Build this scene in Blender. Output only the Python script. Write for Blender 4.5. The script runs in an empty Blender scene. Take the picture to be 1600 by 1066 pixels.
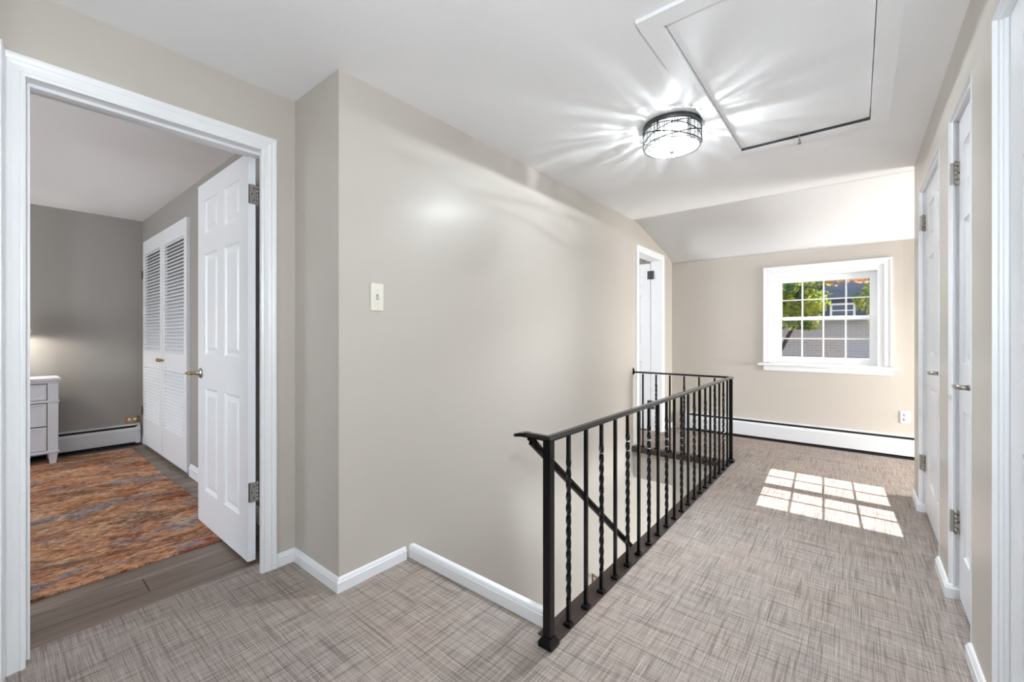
import bpy, math, random
from mathutils import Vector, Matrix
random.seed(7)
S = bpy.context.scene
COL = S.collection
PI = math.pi

# ------------------------------------------------------------------ camera, world, sun, daylight, exposure
cam_d = bpy.data.cameras.new('camera'); cam = bpy.data.objects.new('camera', cam_d); COL.objects.link(cam)
cam.location = (0, 0, 1.15); cam.rotation_euler = (PI/2, 0, math.radians(39.054))
cam_d.sensor_width = 36; cam_d.lens = 664.82/1600*36; cam_d.shift_y = -8.9/1600
cam_d.clip_start = 0.02; cam_d.clip_end = 500
S.camera = cam
S.view_settings.view_transform = 'Standard'; S.view_settings.look = 'None'
S.view_settings.gamma = 1; S.view_settings.use_curve_mapping = False
S.view_settings.exposure = 0.72
S.cycles.use_denoising = True
S.cycles.adaptive_threshold = 0.1
S.cycles.max_bounces = 12; S.cycles.diffuse_bounces = 5; S.cycles.glossy_bounces = 3
S.cycles.transparent_max_bounces = 10
S.cycles.sample_clamp_indirect = 6

SUN_DIR = Vector((0.064, -1.31, -1.0)).normalized()
W = bpy.data.worlds.new('world'); S.world = W; W.use_nodes = True
nt = W.node_tree
sky = nt.nodes.new('ShaderNodeTexSky'); sky.sky_type = 'NISHITA'; sky.sun_disc = False
sky.sun_elevation = math.radians(37); sky.sun_rotation = math.radians(3); sky.air_density = 1.0; sky.dust_density = 1.5
nt.links.new(sky.outputs[0], nt.nodes['Background'].inputs[0]); nt.nodes['Background'].inputs[1].default_value = 0.16
sd = bpy.data.lights.new('sun', 'SUN'); so = bpy.data.objects.new('sun', sd); COL.objects.link(so)
sd.energy = 10.5; sd.angle = math.radians(0.25); sd.color = (1, .97, .95)
so.rotation_euler = SUN_DIR.to_track_quat('-Z', 'Y').to_euler(); so.location = (0, 20, 14)
def unseen_window_lamp(name, loc, direction, sx, sy, watts, color=(.93, .97, 1)):
    """area lamp added outside an unseen window opening, standing in for its daylight"""
    d = bpy.data.lights.new(name, 'AREA'); o = bpy.data.objects.new(name, d); COL.objects.link(o)
    d.shape = 'RECTANGLE'; d.size = sx; d.size_y = sy; d.energy = watts; d.color = color
    o.location = loc; o.rotation_euler = Vector(direction).to_track_quat('-Z', 'Z').to_euler()
    return o
unseen_window_lamp('daylight_bedroom_window', (-4.1, -2.75, 1.35), (0, 1, .2), 2.2, 1.4, 43)
unseen_window_lamp('added_study_fill', (.68, -2.1, 1.3), (-1, 0, .3), 1.5, 1.3, 12)  # unseen lamp added as fill from behind the camera
unseen_window_lamp('added_landing_fill', (2.6, 4.65, .8), (-1, .1, -.35), 1.0, 1.0, 108, (1, .985, .95))  # lamp added out of view to brighten the landing
unseen_window_lamp('daylight_side_room_window', (-4.15, 3.2, 1.35), (1, 0.05, 0), 1.2, 1.4, 44)
unseen_window_lamp('added_lower_hall_fill', (1.15, 4.8, -1.4), (-1, 0, .3), 1.2, 1.5, 70)  # lamp added out of view to brighten the stairwell from below

# ------------------------------------------------------------------ helpers
def add_props(o, label=None, cat=None, group=None, kind=None):
    if label: o['label'] = label
    if cat: o['category'] = cat
    if group: o['group'] = group
    if kind: o['kind'] = kind
    return o
def empty(name, loc=(0, 0, 0), rz=0, **k):
    o = bpy.data.objects.new(name, None); COL.objects.link(o); o.location = loc; o.rotation_euler = (0, 0, rz)
    o.empty_display_size = .1
    return add_props(o, **k)
class MB:
    def __init__(s): s.v = []; s.f = []; s.sm = []
    def add(s, vs, fs, smooth=False):
        n = len(s.v); s.v += [tuple(v) for v in vs]; s.f += [tuple(i+n for i in f) for f in fs]; s.sm += [smooth]*len(fs); return s
    def box(s, x0, x1, y0, y1, z0, z1):
        x0, x1 = sorted((x0, x1)); y0, y1 = sorted((y0, y1)); z0, z1 = sorted((z0, z1))
        return s.add([(x0,y0,z0),(x1,y0,z0),(x1,y1,z0),(x0,y1,z0),(x0,y0,z1),(x1,y0,z1),(x1,y1,z1),(x0,y1,z1)],
              [(0,3,2,1),(4,5,6,7),(0,1,5,4),(1,2,6,5),(2,3,7,6),(3,0,4,7)])
    def obox(s, p0, p1, w, h, up=(0, 0, 1)):
        p0, p1 = Vector(p0), Vector(p1); t = (p1-p0).normalized(); u = Vector(up)
        sd_ = t.cross(u).normalized(); u = sd_.cross(t).normalized(); vs = []
        for p in (p0, p1):
            for a, b in ((-1,-1),(1,-1),(1,1),(-1,1)): vs.append(p+sd_*a*w/2+u*b*h/2)
        return s.add(vs, [(0,1,2,3),(7,6,5,4),(0,4,5,1),(1,5,6,2),(2,6,7,3),(3,7,4,0)])
    def tube(s, pts, r, n=8, closed=False, smooth=True):
        pts = [Vector(p) for p in pts]; m = len(pts); vs = []; fs = []
        ref = None
        for i, p in enumerate(pts):
            a = pts[(i-1) % m] if (closed or i > 0) else p; b = pts[(i+1) % m] if (closed or i < m-1) else p
            t = (b-a).normalized()
            if ref is None: ref = t.cross(Vector((0,0,1))) if abs(t.z) < .95 else t.cross(Vector((1,0,0)))
            ref = (ref - t*ref.dot(t)).normalized(); q = t.cross(ref)
            rr = r[i] if isinstance(r, (list, tuple)) else r
            for k in range(n):
                c = 2*PI*k/n; vs.append(p+ref*math.cos(c)*rr+q*math.sin(c)*rr)
        for i in range(m if closed else m-1):
            j = (i+1) % m
            for k in range(n): fs.append((i*n+k, i*n+(k+1) % n, j*n+(k+1) % n, j*n+k))
        if not closed: fs += [tuple(range(n))[::-1], tuple((m-1)*n+k for k in range(n))]
        return s.add(vs, fs, smooth)
    def lathe(s, prof, n=32, c=(0, 0, 0), smooth=True):
        vs = []; fs = []; m = len(prof)
        for k in range(n):
            a = 2*PI*k/n
            for r, z in prof: vs.append((c[0]+r*math.cos(a), c[1]+r*math.sin(a), c[2]+z))
        for k in range(n):
            j = (k+1) % n
            for i in range(m-1): fs.append((k*m+i, j*m+i, j*m+i+1, k*m+i+1))
        return s.add(vs, fs, smooth)
    def prism(s, poly, axis, a, b, smooth=False):
        """poly: 2D points in the two other axes (in XYZ order), extruded along axis from a to b"""
        def P(q, t):
            q = list(q); q.insert('XYZ'.index(axis), t); return q
        n = len(poly); vs = [P(q, a) for q in poly]+[P(q, b) for q in poly]
        fs = [(i, (i+1) % n, n+(i+1) % n, n+i) for i in range(n)]+[tuple(range(n))[::-1], tuple(range(n, 2*n))]
        return s.add(vs, fs, smooth)
    def mesh(s, name, mat):
        me = bpy.data.meshes.new(name); me.from_pydata(s.v, [], s.f); me.polygons.foreach_set('use_smooth', s.sm)
        if mat: me.materials.append(mat)
        import bmesh
        bm = bmesh.new(); bm.from_mesh(me); bmesh.ops.recalc_face_normals(bm, faces=bm.faces); bm.to_mesh(me); bm.free()
        return me
    def build(s, name, mat, parent=None, bevel=0, loc=None, rz=None, seg=2, **k):
        o = bpy.data.objects.new(name, s.mesh(name, mat)); COL.objects.link(o)
        if parent: o.parent = parent
        if loc: o.location = loc
        if rz is not None: o.rotation_euler = (0, 0, rz)
        if bevel:
            m = o.modifiers.new('bevel', 'BEVEL'); m.width = bevel; m.segments = seg; m.limit_method = 'ANGLE'; m.angle_limit = math.radians(40)
        return add_props(o, **k)
def inst(me, name, parent=None, loc=(0, 0, 0), rot=(0, 0, 0), **k):
    o = bpy.data.objects.new(name, me); COL.objects.link(o); o.parent = parent; o.location = loc; o.rotation_euler = rot
    return add_props(o, **k)
def offset_path(path, d, closed=False):
    """offset an open 2D polyline to its left by d with mitred corners"""
    n = len(path); out = []
    for i in range(n):
        p = Vector(path[i])
        segs = []
        if i > 0: segs.append((Vector(path[i])-Vector(path[i-1])).normalized())
        if i < n-1: segs.append((Vector(path[i+1])-Vector(path[i])).normalized())
        ns = [Vector((-t.y, t.x)) for t in segs]
        if len(ns) == 1: out.append(p+ns[0]*d)
        else:
            b = (ns[0]+ns[1]).normalized(); out.append(p+b*(d/max(.2, b.dot(ns[0]))))
    return out
def sweep(mb, path, prof, fn):
    """profile (a, h): a is the mitred offset left of the 2D path, h the height off the path's plane; fn maps (u, v, h) to xyz"""
    rows = [[fn(q.x, q.y, h) for q in offset_path(path, a)] for a, h in prof]
    m, n = len(prof), len(path); vs = [v for r in rows for v in r]; fs = []
    for i in range(m):
        j = (i+1) % m
        for k in range(n-1): fs.append((i*n+k, i*n+k+1, j*n+k+1, j*n+k))
    fs += [tuple(i*n for i in range(m)), tuple(i*n+n-1 for i in range(m))[::-1]]
    return mb.add(vs, fs)

# ------------------------------------------------------------------ materials
def lin(c):
    return tuple((x/255/12.92 if x/255 <= .04045 else ((x/255+.055)/1.055)**2.4) for x in c)+(1,)
def mat(name, rgb, rough=.5, metal=0, spec=.5, bump=0, bscale=200, coat=0, var=0):
    m = bpy.data.materials.new(name); m.use_nodes = True; t = m.node_tree; b = t.nodes['Principled BSDF']
    b.inputs['Base Color'].default_value = lin(rgb); b.inputs['Roughness'].default_value = rough; b.inputs['Metallic'].default_value = metal
    b.inputs['Specular IOR Level'].default_value = spec; b.inputs['Coat Weight'].default_value = coat
    if bump or var:
        tc = t.nodes.new('ShaderNodeTexCoord'); n = t.nodes.new('ShaderNodeTexNoise'); n.inputs['Scale'].default_value = bscale; n.inputs['Detail'].default_value = 3
        t.links.new(tc.outputs['Object'], n.inputs['Vector'])
        if bump:
            bp = t.nodes.new('ShaderNodeBump'); bp.inputs['Strength'].default_value = bump; bp.inputs['Distance'].default_value = .002
            t.links.new(n.outputs[0], bp.inputs['Height']); t.links.new(bp.outputs[0], b.inputs['Normal'])
        if var:
            mx = t.nodes.new('ShaderNodeMix'); mx.data_type = 'RGBA'; c = lin(rgb)
            mx.inputs[6].default_value = tuple(x*(1-var) for x in c[:3])+(1,); mx.inputs[7].default_value = tuple(min(1, x*(1+var)) for x in c[:3])+(1,)
            t.links.new(n.outputs[0], mx.inputs[0]); t.links.new(mx.outputs[2], b.inputs['Base Color'])
    return m
class NT:
    """small node-building helper"""
    def __init__(s, m): s.t = m.node_tree; s.b = s.t.nodes['Principled BSDF']; s.o = s.t.nodes['Material Output']
    def n(s, typ, **kw):
        x = s.t.nodes.new('ShaderNode'+typ)
        for k, v in kw.items():
            if hasattr(x, k) and not k.startswith('i_'): setattr(x, k, v)
        return x
    def l(s, a, b): s.t.links.new(a, b)
    def obj(s): return s.n('TexCoord').outputs['Object']
    def map(s, vec, scale, loc=(0, 0, 0), rot=(0, 0, 0)):
        m = s.n('Mapping'); m.inputs['Scale'].default_value = scale; m.inputs['Location'].default_value = loc; m.inputs['Rotation'].default_value = rot
        s.l(vec, m.inputs['Vector']); return m.outputs[0]
    def noise(s, vec, scale=1, detail=2, rough=.5, dist=0):
        n = s.n('TexNoise'); n.inputs['Scale'].default_value = scale; n.inputs['Detail'].default_value = detail
        n.inputs['Roughness'].default_value = rough; n.inputs['Distortion'].default_value = dist; s.l(vec, n.inputs['Vector']); return n.outputs[0]
    def ramp(s, fac, stops, interp='LINEAR'):
        r = s.n('ValToRGB'); r.color_ramp.interpolation = interp; e = r.color_ramp.elements
        while len(e) < len(stops): e.new(.5)
        for q, (p, c) in zip(e, stops):
            q.position = p; q.color = c if len(c) == 4 else lin(c)
        s.l(fac, r.inputs[0]); return r.outputs[0]
    def mix(s, fac, a, b, blend='MIX'):
        m = s.n('Mix'); m.data_type = 'RGBA'; m.blend_type = blend
        for v, i in ((fac, 0), (a, 6), (b, 7)):
            if hasattr(v, 'default_value') or hasattr(v, 'links'): s.l(v, m.inputs[i])
            else: m.inputs[i].default_value = v
        return m.outputs[2]
    def math(s, op, a, b=0):
        m = s.n('Math'); m.operation = op
        for v, i in ((a, 0), (b, 1)):
            if hasattr(v, 'links'): s.l(v, m.inputs[i])
            else: m.inputs[i].default_value = v
        return m.outputs[0]
    def bump(s, h, strength=.5, dist=.003):
        b = s.n('Bump'); b.inputs['Strength'].default_value = strength; b.inputs['Distance'].default_value = dist
        s.l(h, b.inputs['Height']); s.l(b.outputs[0], s.b.inputs['Normal'])
g = lambda v: (v, v, v, 1)

M = {}
M['wall'] = mat('greige_wall_paint', (194, 188, 180), .36, spec=.42)
M['wall_bed_dim'] = mat('dimmed_bedroom_paint', (158, 155, 151), .5, spec=.35)  # same greige as the hall, darkened to stand for the dim bedroom
M['ceiling'] = mat('white_ceiling_paint', (247, 248, 250), .8, spec=.2)
M['white'] = mat('white_satin_trim_paint', (236, 238, 241), .32, spec=.5)
M['door'] = mat('white_door_paint', (232, 234, 238), .34, spec=.5)
M['heater'] = mat('white_enamel', (218, 221, 225), .35)
M['dark'] = mat('dark_void', (14, 14, 15), .7)
M['iron'] = mat('black_satin_iron', (6, 6, 7), .22, spec=.35)
M['nickel'] = mat('brushed_nickel', (176, 172, 164), .28, metal=1)
M['brass'] = mat('aged_brass', (176, 150, 105), .28, metal=1)
M['pewter'] = mat('dark_pewter', (88, 88, 90), .35, metal=1)
M['band'] = mat('dark_bronze_wire', (46, 45, 46), .4, metal=.6)
M['closet'] = mat('closet_gap_shade', (150, 150, 150), .8)
M['gap_shade'] = mat('hatch_gap_shade', (58, 58, 60), .8)
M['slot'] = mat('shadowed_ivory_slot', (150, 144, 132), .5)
M['plate'] = mat('almond_plastic', (232, 228, 216), .35)
M['outlet'] = mat('white_plastic', (238, 238, 240), .35)
M['toggle'] = mat('ivory_toggle', (214, 208, 194), .35)
M['furn'] = mat('white_furniture_lacquer', (214, 216, 222), .4)
M['brown'] = mat('brown_handrail_wood', (120, 84, 56), .45)
M['concrete'] = mat('lower_floor_tile', (150, 140, 130), .6)
M['roofslab'] = mat('attic_boarding', (70, 62, 55), .9)

def m_carpet():
    m = mat('woven_carpet', (160, 150, 142), .95, spec=.08); k = NT(m); o = k.obj()
    def threads(sx, sy, lo, hi, seed, det=1):
        v = k.map(o, (sx, sy, 1), (seed, seed*1.7, 0)); n = k.noise(v, 1, det, .45)
        return k.ramp(n, [(lo, g(0)), (hi, g(1))])
    base = k.ramp(k.noise(k.map(o, (1.6, 1.6, 1)), 1, 4, .6), [(.3, (166, 157, 152)), (.5, (174, 162, 155)), (.7, (179, 164, 153))])
    dk = lin((110, 101, 97)); dk2 = lin((84, 76, 73)); lt_ = lin((208, 198, 191))
    c = base; hs = []
    for (q, len_, lo, hi, seed, st_, col) in ((300, 7, .47, .66, 3.1, .46, dk), (130, 3.2, .56, .66, 5.9, .40, dk2), (70, 2.0, .63, .68, 9.4, .34, dk2), (210, 6, .56, .74, 11.7, .4, lt_)):
        a = threads(q, len_, lo, hi, seed); b = threads(len_, q, lo, hi, seed+5.2)
        c = k.mix(k.math('MULTIPLY', a, st_), c, col); c = k.mix(k.math('MULTIPLY', b, st_), c, col)
        if q == 300: hs = [a, b]
    fine = k.noise(k.map(o, (420, 420, 1)), 1, 1)
    c = k.mix(k.ramp(fine, [(.35, g(.22)), (.65, g(0))]), c, dk)
    k.l(c, k.b.inputs['Base Color'])
    k.bump(fine, .3, .002)
    return m
M['carpet'] = m_carpet()

def m_rug():
    m = mat('abstract_distressed_rug', (150, 100, 70), .95, spec=.08); k = NT(m); o = k.obj()
    w = k.noise(k.map(o, (2.2, 1.3, 1), (3, 1, 0)), 1, 4, .6)
    wv = k.n('VectorMath'); wv.operation = 'MULTIPLY_ADD'
    cmb = k.n('CombineXYZ'); k.l(w, cmb.inputs[0]); k.l(w, cmb.inputs[1]); k.l(cmb.outputs[0], wv.inputs[0]); wv.inputs[1].default_value = (.5, .5, 0); k.l(o, wv.inputs[2])
    v = wv.outputs[0]; rot = (0, 0, math.radians(-14))
    n1 = k.noise(k.map(v, (7.0, 2.2, 1), (0, 0, 0), rot), 1, 9, .72)
    n2 = k.noise(k.map(v, (3.8, 1.5, 1), (9, 4, 0), rot), 1, 7, .68)
    n3 = k.noise(k.map(v, (4.2, 1.8, 1), (19, 7, 0), rot), 1, 7, .7)
    n4 = k.noise(k.map(o, (70, 26, 1), (0, 0, 0), rot), 1, 4, .7)
    n5 = k.noise(k.map(v, (22, 8, 1), (3, 8, 0), rot), 1, 5, .7)
    c = k.ramp(n1, [(.36, (118, 86, 68)), (.44, (164, 114, 84)), (.50, (196, 138, 100)), (.56, (204, 152, 116)), (.64, (216, 186, 160))])
    c = k.mix(k.ramp(n2, [(.53, g(0)), (.565, g(.85))]), c, lin((138, 134, 142)))
    c = k.mix(k.ramp(n3, [(.57, g(0)), (.60, g(.8))]), c, lin((158, 82, 48)))
    c = k.mix(k.ramp(n2, [(.40, g(.7)), (.44, g(0))]), c, lin((116, 96, 84)))
    c = k.mix(k.ramp(n3, [(.37, g(.7)), (.42, g(0))]), c, lin((214, 186, 162)))
    c = k.mix(k.ramp(n5, [(.38, g(.55)), (.47, g(0))]), c, lin((92, 68, 54)))
    c = k.mix(k.ramp(n5, [(.55, g(0)), (.64, g(.5))]), c, lin((222, 192, 166)))
    c = k.mix(k.ramp(n4, [(.42, g(.62)), (.50, g(0))]), c, lin((70, 52, 44)))
    c = k.mix(k.ramp(n4, [(.57, g(0)), (.68, g(.45))]), c, lin((228, 202, 178)))
    k.l(c, k.b.inputs['Base Color']); k.bump(n4, .9, .006)
    return m
M['rug'] = m_rug()

def m_wood(name, stops, gx=30, gy=1.6, rough=.42, rnd=True):
    m = mat(name, (110, 95, 85), rough, spec=.4); k = NT(m); o = k.obj()
    if rnd:
        oi = k.n('ObjectInfo'); cmb = k.n('CombineXYZ'); k.l(k.math('MULTIPLY', oi.outputs['Random'], 37), cmb.inputs[0]); k.l(k.math('MULTIPLY', oi.outputs['Random'], 91), cmb.inputs[1])
        ad = k.n('VectorMath'); ad.operation = 'ADD'; k.l(o, ad.inputs[0]); k.l(cmb.outputs[0], ad.inputs[1]); o = ad.outputs[0]
    n = k.noise(k.map(o, (gx, gy, gx)), 1, 6, .65, .4)
    c = k.ramp(n, stops)
    if rnd:
        c = k.mix(k.math('MULTIPLY', oi.outputs['Random'], .7), c, lin((98, 80, 66)))
    k.l(c, k.b.inputs['Base Color']); k.bump(n, .12, .002)
    return m
M['plank'] = m_wood('grey_brown_plank', [(.3, (92, 80, 72)), (.5, (134, 120, 110)), (.7, (160, 147, 136))])
M['nosing'] = m_wood('dark_stained_wood', [(.3, (44, 33, 30)), (.6, (66, 52, 48)), (.75, (82, 66, 60))], 25, 2, .4, False)

def m_glassy(name, tint=(1, 1, 1), refl=.12, bump=0, bscale=40, diff=0, trans=(1, 1, 1), rough=.02):
    """clear thin glass: transparent with a glossy sheen; diff adds a frosted share"""
    m = bpy.data.materials.new(name); m.use_nodes = True; t = m.node_tree; t.nodes.remove(t.nodes['Principled BSDF'])
    out = t.nodes['Material Output']; tr = t.nodes.new('ShaderNodeBsdfTransparent'); tr.inputs[0].default_value = trans+(1,)
    gl = t.nodes.new('ShaderNodeBsdfGlossy'); gl.inputs['Roughness'].default_value = rough
    fr = t.nodes.new('ShaderNodeFresnel'); fr.inputs[0].default_value = 1.5
    mu = t.nodes.new('ShaderNodeMath'); mu.operation = 'MULTIPLY_ADD'; mu.inputs[1].default_value = 1.0; mu.inputs[2].default_value = refl-.04; mu.use_clamp = True
    t.links.new(fr.outputs[0], mu.inputs[0])
    mx = t.nodes.new('ShaderNodeMixShader'); t.links.new(mu.outputs[0], mx.inputs[0]); t.links.new(tr.outputs[0], mx.inputs[1]); t.links.new(gl.outputs[0], mx.inputs[2])
    res = mx
    if bump:
        tc = t.nodes.new('ShaderNodeTexCoord'); v = t.nodes.new('ShaderNodeTexVoronoi'); v.inputs['Scale'].default_value = bscale
        t.links.new(tc.outputs['Object'], v.inputs['Vector'])
        b = t.nodes.new('ShaderNodeBump'); b.inputs['Strength'].default_value = bump; b.inputs['Distance'].default_value = .01
        t.links.new(v.outputs['Distance'], b.inputs['Height']); t.links.new(b.outputs[0], gl.inputs['Normal']); t.links.new(b.outputs[0], fr.inputs['Normal'])
    if diff:
        tl = t.nodes.new('ShaderNodeBsdfTranslucent'); tl.inputs[0].default_value = (.95, .95, .93, 1)
        m2 = t.nodes.new('ShaderNodeMixShader'); m2.inputs[0].default_value = diff
        t.links.new(res.outputs[0], m2.inputs[1]); t.links.new(tl.outputs[0], m2.inputs[2]); res = m2
    t.links.new(res.outputs[0], out.inputs[0])
    return m
M['pane'] = m_glassy('window_glass', refl=.05)
M['crystal_a'] = m_glassy('clear_crystal', refl=.2, bump=.7, bscale=60, diff=.006, trans=(.40, .40, .40))
M['crystal_b'] = m_glassy('frosted_crystal', refl=.3, bump=.7, bscale=60, diff=.022, trans=(.17, .17, .167))
M['crystal_c'] = m_glassy('smoky_crystal', refl=.3, bump=.7, bscale=60, diff=.010, trans=(.10, .10, .10))
M['lens'] = m_glassy('rippled_glass_disc', refl=.12, bump=.9, bscale=45, diff=.025, trans=(.85, .85, .85))
def m_emit(name, rgb, s):
    m = bpy.data.materials.new(name); m.use_nodes = True; b = m.node_tree.nodes['Principled BSDF']
    b.inputs['Base Color'].default_value = lin(rgb); b.inputs['Emission Color'].default_value = lin(rgb); b.inputs['Emission Strength'].default_value = s
    return m
M['bulb'] = m_emit('glowing_bulb', (255, 244, 226), 14)
def m_shade():
    m = mat('linen_lampshade', (238, 232, 220), .9); k = NT(m)
    tl = k.n('BsdfTranslucent'); tl.inputs[0].default_value = (.75, .68, .56, 1); mx = k.n('MixShader'); mx.inputs[0].default_value = .35
    k.l(k.b.outputs[0], mx.inputs[1]); k.l(tl.outputs[0], mx.inputs[2]); k.l(mx.outputs[0], k.o.inputs[0])
    return m
M['shade'] = m_shade()
def m_leaf(name, a, b):
    m = mat(name, a, .6); k = NT(m); oi = k.noise(k.map(k.obj(), (2.2, 2.2, 2.2)), 1, 3)
    c = k.ramp(oi, [(.38, a), (.6, b)]); k.l(c, k.b.inputs['Base Color'])
    tl = k.n('BsdfTranslucent'); k.l(c, tl.inputs[0]); mx = k.n('MixShader'); mx.inputs[0].default_value = .5
    k.l(k.b.outputs[0], mx.inputs[1]); k.l(tl.outputs[0], mx.inputs[2]); k.l(mx.outputs[0], k.o.inputs[0])
    return m
M['leaf_green'] = m_leaf('green_leaf', (70, 120, 50), (190, 190, 60))
M['leaf_gold'] = m_leaf('golden_leaf', (206, 176, 62), (214, 140, 72))
M['bark'] = mat('bark', (74, 60, 48), .9, bump=.4, bscale=30)
M['siding'] = mat('dark_slate_siding', (62, 66, 84), .8, var=.15, bscale=4)
M['shingle'] = mat('grey_roof_shingle', (120, 122, 134), .85, var=.2, bscale=12)
def m_brick():
    m = mat('weathered_pinkish_brick', (150, 130, 128), .9); k = NT(m); t = k.n('TexBrick')
    t.inputs['Color1'].default_value = lin((226, 200, 198)); t.inputs['Color2'].default_value = lin((212, 192, 196)); t.inputs['Mortar'].default_value = lin((226, 218, 218))
    t.inputs['Scale'].default_value = 1; t.inputs['Brick Width'].default_value = .22; t.inputs['Row Height'].default_value = .075; t.inputs['Mortar Size'].default_value = .01
    sp = k.n('SeparateXYZ'); k.l(k.obj(), sp.inputs[0]); cb = k.n('CombineXYZ'); k.l(sp.outputs[0], cb.inputs[0]); k.l(sp.outputs[2], cb.inputs[1]); k.l(cb.outputs[0], t.inputs['Vector'])
    n = k.noise(k.obj(), 1.3, 3); k.l(k.mix(k.ramp(n, [(.4, g(0)), (.65, g(.5))]), t.outputs[0], lin((196, 204, 228))), k.b.inputs['Base Color'])
    return m
M['brick'] = m_brick()
M['grass'] = mat('lawn', (70, 92, 48), .95, var=.3, bscale=3)

# ------------------------------------------------------------------ main dimensions (metres, camera at x 0 y 0)
XA, XC, YB, ZC = -2.24, -1.808, .994, 2.349     # bedroom-door wall, stair wall, jog wall, ceiling height
XR, YF = .314, 5.42                               # right wall face, far wall face
DR = .345                                          # face of the doors in the right wall
XBF, YBW, YBN = -5.95, 1.05, -2.6                  # bedroom far wall, closet wall, window wall
Y0, YE = 1.39, 4.235                               # stairwell opening
XP = -.885                                         # railing line
LOW = -2.62
SK = dict(kind='structure')

def wall_x(name, x0, x1, y0, y1, z0, z1, holes, m, **k):
    """a wall in the YZ plane with rectangular holes (ya, yb, za, zb)"""
    b = MB(); cur = y0
    for (a, c, d, e) in sorted(holes):
        if a > cur: b.box(x0, x1, cur, a, z0, z1)
        if d > z0: b.box(x0, x1, a, c, z0, d)
        if e < z1: b.box(x0, x1, a, c, e, z1)
        cur = c
    if cur < y1: b.box(x0, x1, cur, y1, z0, z1)
    return b.build(name, m, **SK)
def wall_y(name, y0, y1, x0, x1, z0, z1, holes, m, **k):
    b = MB(); cur = x0
    for (a, c, d, e) in sorted(holes):
        if a > cur: b.box(cur, a, y0, y1, z0, z1)
        if d > z0: b.box(a, c, y0, y1, z0, d)
        if e < z1: b.box(a, c, y0, y1, e, z1)
        cur = c
    if cur < x1: b.box(cur, x1, y0, y1, z0, z1)
    return b.build(name, m, **SK)

# door openings
AD0, AD1, ADZ = .083, .832, 2.045                  # bedroom door
D2a, D2b, D2z = 4.362, 5.04, 2.035
D3 = (2.947, 3.838); D4 = (2.188, 2.665); D5 = (1.08, 1.883); DZ = 2.085

# ------------------------------------------------------------------ room shell
fl = MB()
fl.box(-2.345, XR+.13, -3.0, Y0, -.04, 0).box(-.868, 2.1, Y0, YF, -.04, 0).box(-1.93, -.868, YE+.04, YF, -.04, 0)
fl.build('floor_hall', M['carpet'], **SK)
sb = MB(); sb.box(XC, -.945, YE, YE+.05, -.325, -.055).box(-1.93, 2.1, YE+.05, YF, -.325, -.045).box(-.945, 2.1, Y0, YE+.05, -.325, -.045).box(-2.36, -.945, -3.0, Y0, -.325, -.045).box(-.945, XR+.13, -3.0, Y0, -.325, -.045)
sb.build('floor_joists', M['wall'], **SK)
wall_x('wall_left', XA-.12, XA, -.1, YB+.02, 0, 2.45, [(AD0-.02, AD1+.058, 0, ADZ+.02)], M['wall'])
MB().box(XA-.12, XC, YB, YBW+.05, -.32, 2.45).build('wall_jog', M['wall'], **SK)
wall_x('wall_stair', XC-.12, XC, YBW+.05, YF, LOW, 2.45, [(D2a-.02, D2b+.02, -.043, D2z+.02)], M['wall'])
wall_x('wall_right', XR, XR+.13, -1.3, 4.13, 0, 2.45, [(a, b, 0, DZ) for a, b in (D3, D4, D5)], M['wall'])
WX0, WX1, WZ0, WZ1 = -.748, .198, .835, 1.835      # window opening
wall_y('wall_far', YF, YF+.19, -2.1, 2.3, LOW, 2.6, [(WX0, WX1, WZ0, WZ1)], M['wall'])
wall_x('wall_landing_side', 2.0, 2.12, 4.0, YF, -.3, 2.6, [(4.2, 5.25, .2, 1.25)], M['wall'])
wall_y('wall_landing_return', 4.0, 4.13, XR+.13, 2.12, -.3, 2.6, [], M['wall'])
wall_y('wall_near', -.11, .012, XA-.12, -2.165, 0, 2.45, [], M['wall'])
wall_x('wall_study_side', -2.72, -2.6, -3.1, -.11, 0, 2.45, [], M['wall'])
wall_x('wall_study_right', XR+.13, XR+.25, -3.1, 4.0, 0, 2.45, [(-2.85, -1.35, .6, 2.1)], M['wall'])
wall_y('wall_study_back', -3.1, -3.0, -2.72, XR+.25, 0, 2.45, [], M['wall'])
# hall ceiling with the attic hatch opening
HX0, HX1, HY0, HY1 = -.578, .056, 1.632, 3.052
c = MB()
for q in ((-2.72, HX0, -3.1, 4.22), (HX1, XR+.25, -3.1, 4.22), (HX0, HX1, -3.1, HY0), (HX0, HX1, HY1, 4.22)): c.box(*q, ZC, ZC+.05)
c.build('ceiling', M['ceiling'], **SK)
cp = [(4.22, ZC), (4.28, ZC-.003), (4.35, ZC-.012), (4.42, ZC-.027), (5.26, 2.125), (5.33, 2.100), (5.39, 2.070), (5.44, 2.035)]
MB().prism(cp+[(5.44, 2.5), (4.22, 2.5)], 'X', -2.1, 2.12, True).build('ceiling_slope', M['ceiling'], **SK)
MB().box(-6.2, 2.3, -3.3, 5.62, 2.62, 2.7).build('roof', M['roofslab'], **SK)
# bedroom shell
wall_x('wall_bedroom_far', XBF-.12, XBF, YBN-.12, YBW+.12, -.1, 2.45, [], M['wall_bed_dim'])
wall_y('wall_bedroom_closet', YBW, YBW+.12, XBF-.12, XA-.12, -.1, 2.45, [], M['wall_bed_dim'])
wall_y('wall_bedroom_window', YBN-.12, YBN, XBF-.12, XA-.12, -.1, 2.45, [(-5.2, -3.0, .65, 2.05)], M['wall_bed_dim'])
wall_x('wall_bedroom_hall', XA-.125, XA-.1201, YBN, YBW, 0, 2.45, [(AD0-.09, AD1+.058, 0, ADZ+.09)], M['wall_bed_dim'])
MB().box(XBF-.12, XA-.12, YBN-.12, YBW+.12, 2.37, 2.45).build('ceiling_bedroom', M['ceiling'], **SK)
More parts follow.
